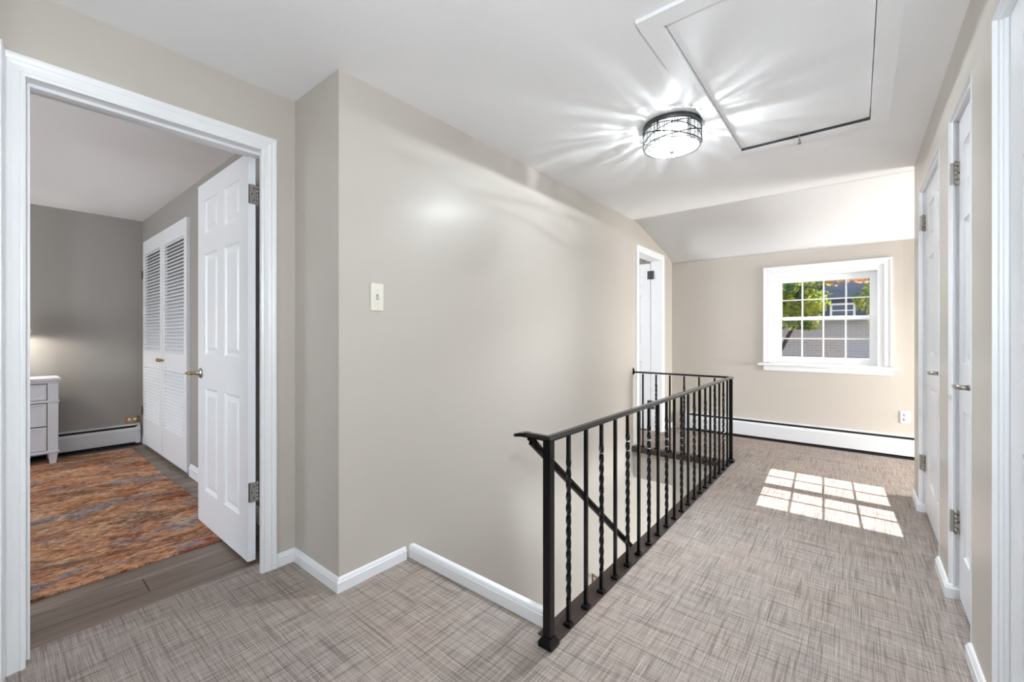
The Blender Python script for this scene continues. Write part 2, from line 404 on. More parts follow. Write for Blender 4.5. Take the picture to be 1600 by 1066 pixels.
# side room behind the second doorway
wall_x('wall_side_room', -4.0, -3.9, 2.4, YF, -.1, 2.45, [(2.7, 3.8, .7, 2.0)], M['wall'])
wall_y('wall_side_room_near', 2.4, 2.5, -4.0, XC-.12, -.1, 2.45, [], M['wall'])
wall_y('wall_side_room_far', YF-.02, YF+.1, -4.0, XC-.12, -.1, 2.45, [], M['wall'])
MB().box(-4.0, XC-.12, 2.4, YF, 2.36, 2.45).build('ceiling_side_room', M['ceiling'], **SK)
MB().box(-4.0, -1.935, 2.4, YF, -.1, -.005).build('floor_side_room', M['carpet'], **SK)
# lower hall under the stairs
MB().box(-2.1, 1.2, .4, YF+.1, LOW-.1, LOW).build('floor_lower', M['concrete'], **SK)
wall_x('wall_lower_side', 1.0, 1.1, 1.0, YF, LOW, -.32, [(4.1, 5.3, -2.2, -.6)], M['wall'])
wall_y('wall_lower_near', 1.2, 1.32, -2.1, 1.1, LOW, -.32, [], M['wall'])
wall_x('wall_under_rail', -.945, -.88, Y0, 3.1, LOW, -.325, [], M['wall'])

# bedroom floor: planks laid side by side
fb = MB().box(XBF, -2.30, YBN, YBW, -.06, -.018).build('floor_bedroom', M['dark'], **SK)
pw, pl = .146, 1.25
row = 0; x = -2.338
PM = {}
while x > XBF:
    w = min(pw, x-XBF); yy = YBW - ((row*.47) % 1.0)*pl
    cuts = [YBW]
    while yy > -1.3:
        if yy < cuts[-1]-.02: cuts.append(yy)
        yy -= pl
    cuts.append(-1.3)
    for a, b in zip(cuts[:-1], cuts[1:]):
        L = a-b; key = (round(w, 3), round(L, 3))
        if key not in PM:
            q = MB(); e = .002
            q.add([(-w/2,-L/2,0),(w/2,-L/2,0),(w/2,L/2,0),(-w/2,L/2,0),(-w/2+e,-L/2+e,.0135),(w/2-e,-L/2+e,.0135),(w/2-e,L/2-e,.0135),(-w/2+e,L/2-e,.0135)],
                  [(0,3,2,1),(4,5,6,7),(0,1,5,4),(1,2,6,5),(2,3,7,6),(3,0,4,7)])
            PM[key] = q.mesh('plank', M['plank'])
        inst(PM[key], 'plank', fb, (x-w/2, (a+b)/2, -.018))
    x -= pw; row += 1
MB().box(XBF, -2.30, YBN, -1.3, -.018, -.0045).build('plank_field', M['plank'], fb, kind='stuff')

# ------------------------------------------------------------------ trim
BASE = [(0, 0), (.015, 0), (.015, .044), (.0115, .0485), (.0105, .054), (.006, .061), (.002, .063), (0, .063)]
trim_n = [0]
def trim(mb, m=None, bevel=0):
    trim_n[0] += 1
    return mb.build('trim_%d' % trim_n[0], m or M['white'], bevel=bevel, **SK)
bb_n = [0]
def baseboard(path, side, prof=BASE):
    mb = MB(); sweep(mb, path, [(a, h) for a, h in prof], lambda u, v, h: (u, v, h))
    return mb.build('baseboard_'+side, M['white'], **SK)
# left of the path is the room
baseboard([(XC, 1.355), (XC, YB), (XA, YB), (XA, AD1+.068)], 'left')
baseboard([(DR, D4[0]-.002), (XR, D4[0]-.002), (XR, D5[1]+.002), (DR, D5[1]+.002)][::-1], 'right_near')
baseboard([(DR, D3[0]-.002), (XR, D3[0]-.002), (XR, D4[1]+.002), (DR, D4[1]+.002)][::-1], 'right_mid')
baseboard([(XR+.12, 4.13), (XR, 4.13), (XR, D3[1]+.002), (DR, D3[1]+.002)][::-1], 'right_far')
baseboard([(XC, YF-.002), (XC, D2b+.07)], 'landing')
baseboard([(XC, D2a-.07), (XC, YE+.045)], 'landing_near')
baseboard([(XA-.126, YBW), (-4.235, YBW)], 'bedroom', [(a, h*1.55) for a, h in BASE])
baseboard([(-5.80, YBW), (XBF, YBW)], 'bedroom_corner', [(a, h*1.55) for a, h in BASE])
# low moulded board across the head of the stairwell, with its backing curb
mb = MB(); sweep(mb, [(-.93, Y0), (XC+.001, Y0)][::-1], [(-a, h) for a, h in BASE], lambda u, v, h: (u, v, h))
trim(mb); trim(MB().box(XC, -.93, Y0, Y0+.02, -.3, .060))
CAS = [(0, 0), (0, .011), (.008, .014), (.012, .014), (.014, .011), (.03, .013), (.042, .017), (.046, .014), (.058, .018), (.066, .018), (.07, .014), (.07, 0)]
def casing_x(x, sgn, y0, y1, z, prof=CAS):
    """door casing on a wall in the YZ plane; sgn is the side it stands out on"""
    mb = MB(); sweep(mb, [(y1, 0), (y1, z), (y0, z), (y0, 0)], [(-a, h) for a, h in prof], lambda u, v, h: (x+sgn*h, u, v))
    return mb
trim(casing_x(XA, 1, AD0, AD1, ADZ))
trim(casing_x(XA-.125, -1, AD0, AD1+.062, ADZ))
mb = MB()   # jamb of the bedroom doorway
mb.box(XA-.125, XA, AD0-.02, AD0, 0, ADZ).box(XA-.125, XA, AD1+.042, AD1+.058, 0, ADZ).box(XA-.125, XA, AD0-.02, AD1+.058, ADZ, ADZ+.02).box(XA-.012, XA, AD1, AD1+.042, 0, ADZ)
mb.box(XA-.075, XA-.04, AD0, AD0+.012, 0, ADZ-.012).box(XA-.075, XA-.04, AD0, AD1+.042, ADZ-.012, ADZ)
trim(mb)
trim(casing_x(XC, 1, D2a, D2b, D2z))
mb = MB()
mb.box(XC-.125, XC, D2a-.02, D2a, 0, D2z).box(XC-.125, XC, D2b, D2b+.02, 0, D2z).box(XC-.125, XC, D2a-.02, D2b+.02, D2z, D2z+.02)
trim(mb)
# casing of the doorway in the near wall beside the bedroom door
mb = MB(); sweep(mb, [(-2.165, 0), (-2.165, 2.115)], [(a, h*1.4) for a, h in CAS], lambda u, v, h: (u, .012+h, v)); trim(mb)
# moulded linings of the three doorways in the right wall
for (a, b) in (D3, D4, D5):
    mb = MB(); e = .0005
    P = [(0, XR-.003), (0, DR+.06), (.010, DR+.06), (.010, DR+.001), (.004, DR-.001), (.004, XR+.021), (.008, XR+.018), (.008, XR+.011), (.003, XR+.008), (.003, XR-.003)]
    sweep(mb, [(b, 0), (b, DZ), (a, DZ), (a, 0)], [(q, h) for q, h in P], lambda u, v, h: (h, u, v)); trim(mb)
# dark wood strip that carries the railing
trim(MB().box(-.955, -.868, Y0-.058, YE+.045, -.05, .006), M['nosing'], .004)
trim(MB().box(XC, -.955, YE-.045, YE+.045, -.05, .006), M['nosing'], .004)

# ------------------------------------------------------------------ doors
def panel_mesh(w, h, t):
    rings = [(0, 0), (.004, .006), (.014, .012), (.019, .0125), (.044, .004)]
    mb = MB()
    for side in (0, 1):
        vs = []; fs = []
        for i, (a, d) in enumerate(rings):
            y = d if side == 0 else t-d
            vs += [(a, y, a), (w-a, y, a), (w-a, y, h-a), (a, y, h-a)]
        for i in range(len(rings)-1):
            for k in range(4): fs.append((i*4+k, i*4+(k+1) % 4, i*4+4+(k+1) % 4, i*4+4+k))
        fs.append(tuple((len(rings)-1)*4+k for k in range(4)))
        mb.add(vs, fs)
    return mb
def lever(parent, x, z, dx, m, y=0, side=-1, rose_m=None, length=.105):
    """round rose, spindle and lever arm on a door face at local y"""
    h = MB(); pr = [(.0, 0), (.031, 0), (.031, .004), (.026, .009), (.012, .011), (.011, .03), (.0, .03)]
    n = 20; vs = []; fs = []
    for k in range(n):
        a = 2*PI*k/n
        for r, d in pr: vs.append((x+r*math.cos(a), y+side*d, z+r*math.sin(a)))
    for k in range(n):
        j = (k+1) % n
        for i in range(len(pr)-1): fs.append((k*len(pr)+i, j*len(pr)+i, j*len(pr)+i+1, k*len(pr)+i+1))
    h.add(vs, fs, True)
    ro = h.build('rose', rose_m or m, parent)
    MB().tube([(x, y+side*.028, z), (x, y+side*.048, z), (x+dx*.012, y+side*.055, z), (x+dx*.05, y+side*.056, z), (x+dx*length, y+side*.052, z-.004)], [.0095, .0095, .010, .0088, .0075], 12).build('lever', m, ro)
    return ro
def hinge(parent, p, m, axis='X', leaf=.032, h=.095, dirs=(1,)):
    """butt hinge: knuckle at p (local), leaves lying along axis"""
    k = MB(); x, y, z = p
    for i in range(5): k.tube([(x, y, z-h/2+i*h/5+.001), (x, y, z-h/2+(i+1)*h/5-.001)], .0065, 10)
    k.tube([(x, y, z-h/2-.004), (x, y, z+h/2+.004)], .004, 8)
    for d in dirs:
        if axis == 'X': k.box(x, x+d*leaf, y-.0012, y+.0012, z-h/2, z+h/2)
        else: k.box(x-.0012, x+.0012, y, y+d*leaf, z-h/2, z+h/2)
    o = k.build('hinge', m, parent)
    for d in dirs:
        for q in (-.3, 0, .3):
            sx = (d*leaf*(.45 if q else .7)); s_ = MB()
            if axis == 'X': s_.tube([(x+sx, y-.0025, z+q*h), (x+sx, y+.0025, z+q*h)], .0035, 8)
            else: s_.tube([(x-.0025, y+sx, z+q*h), (x+.0025, y+sx, z+q*h)], .0035, 8)
            s_.build('screw', M['pewter'], o)
    return o
def six_panel(name, w, h, loc, rz, cols, rows, t=.035, hinges=None):
    """door slab with local x from the hinge edge, front face at local y 0 (facing -y)"""
    d = empty(name, loc, rz, kind='structure')
    mb = MB(); xs = [0]+[v for c_ in cols for v in c_]+[w]; zs = [0]+[v for r in rows for v in r]+[h]
    for i in range(0, len(xs), 2): mb.box(xs[i], xs[i+1], 0, t, 0, h)
    for (a, b) in cols:
        for i in range(0, len(zs), 2): mb.box(a, b, 0, t, zs[i], zs[i+1])
    mb.build('stile_frame', M['door'], d)
    cache = {}
    for (a, b) in cols:
        for (p, q) in rows:
            key = (round(b-a, 4), round(q-p, 4))
            if key not in cache: cache[key] = panel_mesh(b-a, q-p, t).mesh('panel', M['door'])
            inst(cache[key], 'panel', d, (a, 0, p))
    return d
ROWS = [(.205, .82), (1.02, 1.622), (1.74, 1.945)]
# bedroom door, open at a right angle into the bedroom: local x runs to -X
def mirrored(rows): return rows
d1 = empty('door_1', (-2.366, .82, .015), 0, kind='structure')
W1 = .797
colsA = [(.117, .345), (.450, .682)]
mb = MB(); H1 = 2.05
for a, b in ((0, .117), (.345, .450), (.682, W1)): mb.box(-b, -a, 0, .035, 0, H1)
for a, b in colsA:
    for p, q in ((0, .205), (.82, 1.02), (1.622, 1.74), (1.945, H1)): mb.box(-b, -a, 0, .035, p, q)
mb.build('stile_frame', M['door'], d1)
for a, b in colsA:
    for p, q in ROWS: inst(panel_mesh(b-a, q-p, .035).mesh('panel', M['door']), 'panel', d1, (-b, 0, p))
lever(d1, -W1+.06, .905, -1, M['brass'], 0, -1, M['nickel'])
lever(d1, -W1+.06, .905, -1, M['brass'], .035, 1, M['nickel'])
for z in (1.845, .345):
    o = MB(); o.box(.0005, .002, .002, .034, z-.048, z+.048).build('hinge', M['nickel'], d1)
    hinge(d1, (.008, .041, z), M['nickel'], 'Y', .036, .096, (-1,))
    hh = MB().box(.004, .062, .0105, .0125, z-.048, z+.048)
    for i in (-.03, 0, .03): MB().tube([(.0015, .018, z+i), (.0035, .018, z+i)], .0036, 8).build('screw', M['pewter'], d1)
# far doorway's door, open into the side room
d2 = empty('door_2', (-1.938, 5.03, .015), 0, kind='structure')
W2, H2 = .665, 2.0
mb = MB(); colsB = [(.10, .29), (.375, .565)]
for a, b in ((0, .10), (.29, .375), (.565, W2)): mb.box(-b, -a, 0, .035, 0, H2)
for a, b in colsB:
    for p, q in ((0, .205), (.82, 1.02), (1.622, 1.74), (1.945, H2)): mb.box(-b, -a, 0, .035, p, q)
mb.build('stile_frame', M['door'], d2)
for a, b in colsB:
    for p, q in ROWS: inst(panel_mesh(b-a, q-p, .035).mesh('panel', M['door']), 'panel', d2, (-b, 0, p))
for z in (1.86, .30): hinge(d2, (.006, .0, z), M['pewter'], 'X', .04, .10, (-1, 1))
lever(d2, -W2+.06, .93, 1, M['nickel'], 0, -1)
# closed doors of the right wall: local x towards the camera (rz -90deg turns local -y to -X)
def right_door(name, y_far, y_near, cols, hz, lev=True):
    w = y_far-y_near-.008
    d = six_panel(name, w, DZ-.02, (DR, y_far-.004, .012), -PI/2, cols, ROWS)
    for z in hz: hinge(d, (-.001, -.012, z-.012), M['nickel'], 'Y', .012, .098, (1,)); 
    for z in hz:
        o = MB().box(-.0045, -.003, -.03, -.002, z-.06, z+.036).build('hinge', M['nickel'], d)
    if lev: lever(d, w-.062, .945, -1, M['nickel'], 0, -1, M['nickel'], .115)
    return d
right_door('door_3', D3[1]-.01, D3[0]+.01, [(.12, .375), (.485, .74)], (1.88, .325))
right_door('door_4', D4[1]-.01, D4[0]+.01, [(.075, .205), (.25, .38)], (1.855, .34))
right_door('door_5', D5[1]-.01, D5[0]+.01, [(.115, .34), (.44, .665)], (), False)

# louvred closet doors in the bedroom
def louvre_door(name, x0, x1, knob_x, hinge_x):
    d = empty(name, (x0, YBW-.028, .03), 0, kind='structure'); w = x1-x0; h = 2.09; t = .028; st = .075
    mb = MB().box(0, st, 0, t, 0, h).box(w-st, w, 0, t, 0, h)
    zs = ((0, .27), (.83, .965), (1.955, h))
    for a, b in zs: mb.box(st, w-st, 0, t, a, b)
    mb.build('stile_frame', M['door'], d, .002)
    MB().box(st, w-st, t-.004, t-.001, .27, 1.955).build('backing', M['closet'], d)  # grey sheet paints the dim closet between the slats
    slat = MB().obox((0, 0, 0), (w-2*st, 0, 0), .044, .006, (0, -.68, .73)); sm = slat.mesh('slat', M['door'])
    for a, b in ((.27, .83), (.965, 1.955)):
        n = int((b-a)/.0305); p = (b-a)/n
        for i in range(n): inst(sm, 'slat', d, (st, t*.45, a+p*(i+.5)))
    kb = MB()
    kb.tube([(knob_x-x0, 0, .89), (knob_x-x0, -.012, .89)], .009, 12).tube([(knob_x-x0, -.012, .89), (knob_x-x0, -.02, .89), (knob_x-x0, -.034, .89), (knob_x-x0, -.038, .89)], [.010, .0165, .016, .009], 14)
    kb.build('knob', M['brass'], d)
    if hinge_x is not None:
        for z in (1.75, .34): hinge(d, (hinge_x-x0, -.006, z), M['pewter'], 'X', .02, .08, (1,))
    return d
louvre_door('door_6', -5.79, -5.026, -5.06, -5.795)
louvre_door('door_7', -5.014, -4.25, -4.97, None)

# ------------------------------------------------------------------ window
win = empty('window_1', (0, YF, 0), 0, kind='structure')
W_IN = [(0, 0), (0, .012), (.006, .016), (.03, .016), (.048, .024), (.056, .024), (.06, .018), (.06, 0)]
mb = MB(); sweep(mb, [(.198, .855), (.198, 1.835), (-.748, 1.835), (-.748, .855)], [(-a, h) for a, h in W_IN], lambda u, v, h: (u, -h, v))
mb.build('window_casing', M['white'], win)
MB().box(-.858, .302, -.055, .05, .818, .848).build('window_stool', M['white'], win, .008)
MB().box(-.806, .256, -.018, 0, .765, .818).build('window_apron', M['white'], win, .004)
mb = MB().box(-.748, -.70, 0, .15, .848, 1.835).box(.15, .198, 0, .15, .848, 1.835).box(-.70, .15, 0, .15, 1.785, 1.835).box(-.70, .15, .03, .15, .835, .86)
mb.build('window_frame', M['white'], win)
def sash(y, z0, z1, gx0, gx1, gz0, gz1, nm):
    s_ = MB(); t = .032
    s_.box(-.70, gx0, y, y+t, z0, z1).box(gx1, .15, y, y+t, z0, z1).box(gx0, gx1, y, y+t, z0, gz0).box(gx0, gx1, y, y+t, gz1, z1)
    so_ = s_.build('sash', M['white'], win, .003)
    cw = (gx1-gx0)/4; ch = (gz1-gz0)/2; bw = .0145
    for i in (1, 2, 3): MB().box(gx0+cw*i-bw/2, gx0+cw*i+bw/2, y+.010, y+t-.010, gz0, gz1).build('muntin', M['white'], so_)
    for i in range(4):
        MB().box(gx0+cw*i+(bw/2 if i else 0), gx0+cw*(i+1)-(bw/2 if i < 3 else 0), y+.012, y+t-.012, gz0+ch-.006, gz0+ch+.006).build('muntin', M['white'], so_)
    pm = MB().box(0, cw, -.0015, .0015, 0, ch).mesh('pane', M['pane'])
    for i in range(4):
        for j in range(2): inst(pm, 'pane', so_, (gx0+cw*i, y+t/2, gz0+ch*j))
    return so_
sash(.09, 1.31, 1.785, -.642, .096, 1.342, 1.722, 'upper')
sash(.055, .86, 1.345, -.642, .094, .916, 1.312, 'lower')
# simple linings of the unseen windows
for q, nm in (((-5.2, -3.0, YBN, .65, 2.05), 'y'),):
    a, b, y, z0, z1 = q; mb = MB(); sweep(mb, [(b, z0), (b, z1), (a, z1), (a, z0)], [(-u, h) for u, h in W_IN], lambda u, v, h: (u, y+h, v)); mb.box(a-.08, b+.08, y, y+.05, z0-.03, z0)
    trim(mb)

# ------------------------------------------------------------------ railing
rail = empty('stair_railing', (XP, 1.306, .006), 0, label='black wrought iron railing with twisted balusters around the open stairwell', cat='railing')
def in_rail(p): return (p[0]-XP, p[1]-1.306, p[2]-.006)
HR = .762
YQ = 4.228
def post(x, y, w, h):
    p = MB().box(-w/2, w/2, -w/2, w/2, 0, h).build('post', M['iron'], rail, .002, in_rail((x, y, .006)))
    b = MB().add([(-.029,-.029,0),(.029,-.029,0),(.029,.029,0),(-.029,.029,0),(-.029,-.029,.016),(.029,-.029,.016),(.029,.029,.016),(-.029,.029,.016),(-.019,-.019,.034),(.019,-.019,.034),(.019,.019,.034),(-.019,.019,.034)],
        [(0,3,2,1)]+[(i, (i+1) % 4, 4+(i+1) % 4, 4+i) for i in range(4)]+[(4+i, 4+(i+1) % 4, 8+(i+1) % 4, 8+i) for i in range(4)]+[(8,9,10,11)])
    b.build('post_foot', M['iron'], p, .002)
    return p
p1 = post(XP, 1.306, .032, HR-.008)
MB().tube([(-.017, 0, HR-.075), (.0185, 0, HR-.075)], .006, 10).build('bolt', M['iron'], p1)
post(XP, YQ, .028, HR-.008)
def baluster_mesh(h, twisted, hw):
    rows = []; n = 96 if twisted else 2
    for i in range(n+1):
        z = h*i/n; a = 0; r = hw
        if twisted:
            q = min(1, max(0, (z-.10)/(h-.2))); a = q*2*PI*3.0; r = hw*(1.12 if 0 < q < 1 else 1)
        rows.append([(r*math.sqrt(2)*math.cos(a+PI/4+k*PI/2), r*math.sqrt(2)*math.sin(a+PI/4+k*PI/2), z) for k in range(4)])
    vs = [v for r_ in rows for v in r_]; fs = []
    for i in range(n):
        for k in range(4): fs.append((i*4+k, i*4+(k+1) % 4, i*4+4+(k+1) % 4, i*4+4+k))
    fs += [(3, 2, 1, 0), tuple(n*4+k for k in range(4))]
    return MB().add(vs, fs).mesh('baluster', M['iron'])
bm_t, bm_p = baluster_mesh(HR-.012, True, .0068), baluster_mesh(HR-.012, False, .0070)
shoe = MB().add([(-.0155,-.0155,0),(.0155,-.0155,0),(.0155,.0155,0),(-.0155,.0155,0),(-.0155,-.0155,.009),(.0155,-.0155,.009),(.0155,.0155,.009),(-.0155,.0155,.009),(-.009,-.009,.017),(.009,-.009,.017),(.009,.009,.017),(-.009,.009,.017)],
        [(0,3,2,1)]+[(i, (i+1) % 4, 4+(i+1) % 4, 4+i) for i in range(4)]+[(4+i, 4+(i+1) % 4, 8+(i+1) % 4, 8+i) for i in range(4)]+[(8,9,10,11)]).mesh('shoe', M['iron'])
SP = (YQ-1.306)/21
spots = [(XP, 1.306+SP*k, k % 2 == 1) for k in range(1, 21)]+[(XP-.1365*k, YQ, k % 2 == 1) for k in range(1, 7)]
for (x, y, tw) in spots:
    b = inst(bm_t if tw else bm_p, 'baluster', rail, in_rail((x, y, .006)))
    inst(shoe, 'shoe', b)
cap = [(-.021, 0), (-.021, .007), (-.013, .012), (-.010, .0155), (.010, .0155), (.013, .012), (.021, .007), (.021, 0)]
cp_ = lambda u, v, h: in_rail((u, v, HR+h))
mb = MB(); sweep(mb, [(-.99, 1.306), (XP, 1.306), (XP, YQ), (XC+.012, YQ)], [(a, h) for a, h in cap], cp_)
mb.build('top_rail', M['iron'], rail)
# flattened lamb's-tongue end of the rail
mb = MB(); vs = []; fs = []
for i, (x, w, z, t) in enumerate(((-.985, .021, HR+.0150, .015), (-1.005, .022, HR+.013, .014), (-1.025, .0225, HR+.009, .013), (-1.040, .016, HR+.004, .011))):
    vs += [in_rail((x, 1.306-w, z-t)), in_rail((x, 1.306+w, z-t)), in_rail((x, 1.306+w, z)), in_rail((x, 1.306-w, z))]
for i in range(3):
    for k in range(4): fs.append((i*4+k, i*4+(k+1) % 4, i*4+4+(k+1) % 4, i*4+4+k))
fs += [(0, 1, 2, 3), (15, 14, 13, 12)]
mb.add(vs, fs).build('rail_scroll', M['iron'], rail, .002)
MB().obox(in_rail((XP-.012, 1.306, HR-.055)), in_rail((-.965, 1.306, HR+.004)), .010, .010, (0, 1, 0)).build('scroll_brace', M['iron'], rail)
hz = lambda y: .757-.822*(y-1.306)
mb = MB(); XH = -.972
mb.obox(in_rail((XH, 1.31, hz(1.31))), in_rail((XH, 4.3, hz(4.3))), .030, .012)
mb.obox(in_rail((XH, 1.31, hz(1.31)-.014)), in_rail((XH, 4.3, hz(4.3)-.014)), .014, .016)
mb.build('stair_handrail', M['iron'], rail, .002)
mb = MB().box(*[v for v in (0, .012)], -.010, .010, -.012, .035).box(0, .004, -.016, .016, -.02, .05)
mb.build('wall_bracket', M['iron'], rail, .001, in_rail((XC+.0005, YQ, HR)))

# staircase going down beneath the railing
st = empty('staircase', (-1.37, Y0+.02, LOW), 0, label='carpeted staircase going down beside the long wall under the railing', cat='stairs')
run, rise = .243, .2
for i in range(1, 13):
    MB().box(-.43, .42, (i-1)*run, i*run+.02, -LOW-i*rise-.03, -LOW-i*rise).build('tread', M['carpet'], st, .01)
    MB().box(-.43, .42, (i-1)*run, (i-1)*run+.02, -LOW-i*rise, -LOW-(i-1)*rise-.03 if i > 1 else -LOW-.06).build('riser', M['white'], st)
# wooden wall handrail further down
hr = MB(); o_y, o_z = 3.27, -.90
hr.obox((0, 0, 0), (0, .95, -.78), .02, .014).box(-.008, .008, -.005, .007, -.12, .004)
hr.build('wall_handrail', M['brown'], None, .004, (XC+.045, o_y, o_z), label='brown wooden handrail on the long wall down in the stairwell', cat='handrail')
for y in (.25, .75): MB().tube([(-.045, y, -y*.82-.03), (0, y, -y*.82-.03), (0, y, -y*.82-.012)], .006, 8).build('bracket', M['brass'], bpy.data.objects['wall_handrail'])

# ------------------------------------------------------------------ attic hatch
hatch = empty('attic_hatch', ((HX0+HX1)/2, (HY0+HY1)/2, ZC), 0, label='white attic hatch panel in a mitred frame on the hallway ceiling', cat='hatch')
hx, hy = (HX0+HX1)/2, (HY0+HY1)/2
for nm, poly in (('frame_board', [(HX0, HY0), (HX1, HY0), (HX1+.078, HY0-.08), (HX0-.078, HY0-.08)]), ('frame_board', [(HX0, HY1), (HX1, HY1), (HX1+.078, HY1+.08), (HX0-.078, HY1+.08)]),
                 ('frame_board', [(HX0, HY0), (HX0, HY1), (HX0-.078, HY1+.08), (HX0-.078, HY0-.08)]), ('frame_board', [(HX1, HY0), (HX1, HY1), (HX1+.078, HY1+.08), (HX1+.078, HY0-.08)])):
    MB().prism([(a-hx, b-hy) for a, b in poly], 'Z', -.016, -.0005).build(nm, M['ceiling'], hatch, .001)
MB().box(HX0+.004-hx, HX1-.003-hx, HY0+.004-hy, HY1-.007-hy, -.003, .015).build('hatch_panel', M['ceiling'], hatch, .002)
MB().box(HX0-.03-hx, HX1+.03-hx, HY0-.03-hy, HY1+.03-hy, .06, .08).build('hatch_light_block', M['dark'], hatch)  # unseen dark lid added to keep light out of the hatch gaps
MB().box(HX0+.002-hx, HX1-.002-hx, HY1-.003-hy, HY1+.001-hy, -.0155, .01).build('gap_shade', M['gap_shade'], hatch)  # dark strip paints the shade on the frame's inner face
MB().box(HX1-.002-hx, HX1+.001-hx, HY1-.10-hy, HY1-hy, -.012, .01).build('gap_shade', M['gap_shade'], hatch)
pc = MB(); px, py = -.267-hx, HY1-.012-hy
pc.tube([(px, py, .02), (px, py, -.03)], .0016, 6).lathe([(.0, -.028), (.003, -.028), (.0045, -.035), (.0095, -.062), (.0, -.0625)], 14, (px, py, 0))
pc.build('pull_tassel', M['nickel'], hatch)

# ------------------------------------------------------------------ ceiling light
LX, LY = -.822, 2.462
lt = empty('ceiling_light', (LX, LY, ZC), 0, label='round crystal drum ceiling light with dark metal bands beside the attic hatch', cat='ceiling light')
MB().lathe([(0, 0), (.156, 0), (.158, -.004), (.158, -.022), (.154, -.028), (.150, -.028), (.150, -.010), (0, -.010)], 64).build('canopy_ring', M['pewter'], lt)
MB().lathe([(0, -.0105), (.147, -.0105), (.147, -.012), (0, -.012)], 48).build('added_reflector', M['furn'], lt)  # white disc added inside the drum to brighten the glass
NCR = 66; RC = .1475
for k in range(NCR):
    a = 2*PI*k/NCR; hw = RC*math.sin(PI/NCR)*.97
    q = MB().add([(-hw, -.003, 0), (hw, -.003, 0), (hw*.55, .006, 0), (-hw*.55, .006, 0), (-hw, -.003, .102), (hw, -.003, .102), (hw*.55, .006, .102), (-hw*.55, .006, .102)],
                 [(0,3,2,1),(4,5,6,7),(0,1,5,4),(1,2,6,5),(2,3,7,6),(3,0,4,7)])
    inst(q.mesh('crystal', M[('crystal_a', 'crystal_b', 'crystal_b', 'crystal_c', 'crystal_c', 'crystal_c', 'crystal_b')[random.randrange(7)]]), 'crystal', lt, (RC*math.cos(a), RC*math.sin(a), -.130), (0, 0, a-PI/2))
dl = MB(); prof = [(0, -.150), (.03, -.149), (.07, -.146), (.11, -.140), (.135, -.134), (.148, -.128), (.148, -.124), (0, -.124)]
dl.lathe(prof, 48).build('glass_disc', M['lens'], lt)
MB().lathe([(0, -.162), (.008, -.160), (.012, -.155), (.012, -.151), (.016, -.148), (0, -.146)], 20).build('finial', M['pewter'], lt)
for ph, amp, md in ((0.3, .043, -.079), (1.9, .045, -.079), (3.5, .042, -.079), (4.9, .044, -.079)):
    MB().tube([(.1565*math.cos(t), .1565*math.sin(t), md+amp*math.sin(t+ph)) for t in [2*PI*i/72 for i in range(72)]], .0030, 6, True).build('metal_band', M['band'], lt)
for k in range(6):
    a = PI/3*k+.35; MB().tube([(.1565*math.cos(a), .1565*math.sin(a), -.025), (.1565*math.cos(a), .1565*math.sin(a), -.085)], .0026, 6).build('metal_band', M['band'], lt)
for k in range(3):
    a = 2*PI*k/3+.5; bx, by = .062*math.cos(a), .062*math.sin(a)
    MB().lathe([(0, -.098), (.006, -.096), (.011, -.086), (.0125, -.074), (.008, -.056), (.006, -.048), (0, -.048)], 16, (bx, by, 0)).build('bulb', M['bulb'], lt)
    MB().lathe([(0, -.048), (.009, -.048), (.009, -.010), (0, -.010)], 14, (bx, by, 0)).build('socket', M['nickel'], lt)
    pdt = bpy.data.lights.new('bulb_light', 'POINT'); pdt.energy = 82; pdt.shadow_soft_size = .012; pdt.color = (.88, .95, 1)
    po = bpy.data.objects.new('bulb_light', pdt); COL.objects.link(po); po.parent = lt; po.location = (bx, by, -.117)

# ------------------------------------------------------------------ switch, outlets, heaters
sw = empty('light_switch', (XC, 1.188, 1.335), 0, label='almond toggle light switch plate on the long hallway wall', cat='light switch')
MB().box(0, .006, -.035, .035, -.066, .066).build('cover_plate', M['plate'], sw, .004, seg=3)
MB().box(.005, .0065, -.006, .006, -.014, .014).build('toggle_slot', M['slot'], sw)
MB().obox((.004, 0, -.001), (.019, 0, -.010), .009, .008).build('toggle', M['toggle'], sw, .001)
for z in (-.031, .031): MB().tube([(.005, 0, z), (.0072, 0, z)], .0032, 10).build('screw', M['toggle'], sw)
def outlet(name, loc, rz, m, label, dark):
    """plate faces local -y"""
    o = empty(name, loc, rz, label=label, cat='outlet')
    MB().box(-.035, .035, -.006, 0, -.058, .058).build('cover_plate', m, o, .003)
    for z in (-.021, .021):
        r = MB(); r.tube([(0, -.005, z), (0, -.0085, z)], .0165, 18).build('receptacle', dark, o)
        for x in (-.0065, .0065): MB().box(x-.0015, x+.0015, -.0092, -.0080, z-.004, z+.006).build('slot', M['dark'], o)
    return o
outlet('wall_outlet', (.349, YF, .382), 0, M['outlet'], 'white outlet plate on the cream wall right of the window', M['outlet'])
ob = empty('wall_outlet', (XBF, .965, .262), PI/2, label='brass outlet plate above the heater in the bedroom corner', cat='outlet')
MB().box(-.058, .058, -.006, 0, -.036, .036).build('cover_plate', M['brass'], ob, .003)
for x in (-.022, .022): MB().tube([(x, -.005, 0), (x, -.0085, 0)], .0165, 18).build('receptacle', M['plate'], ob)
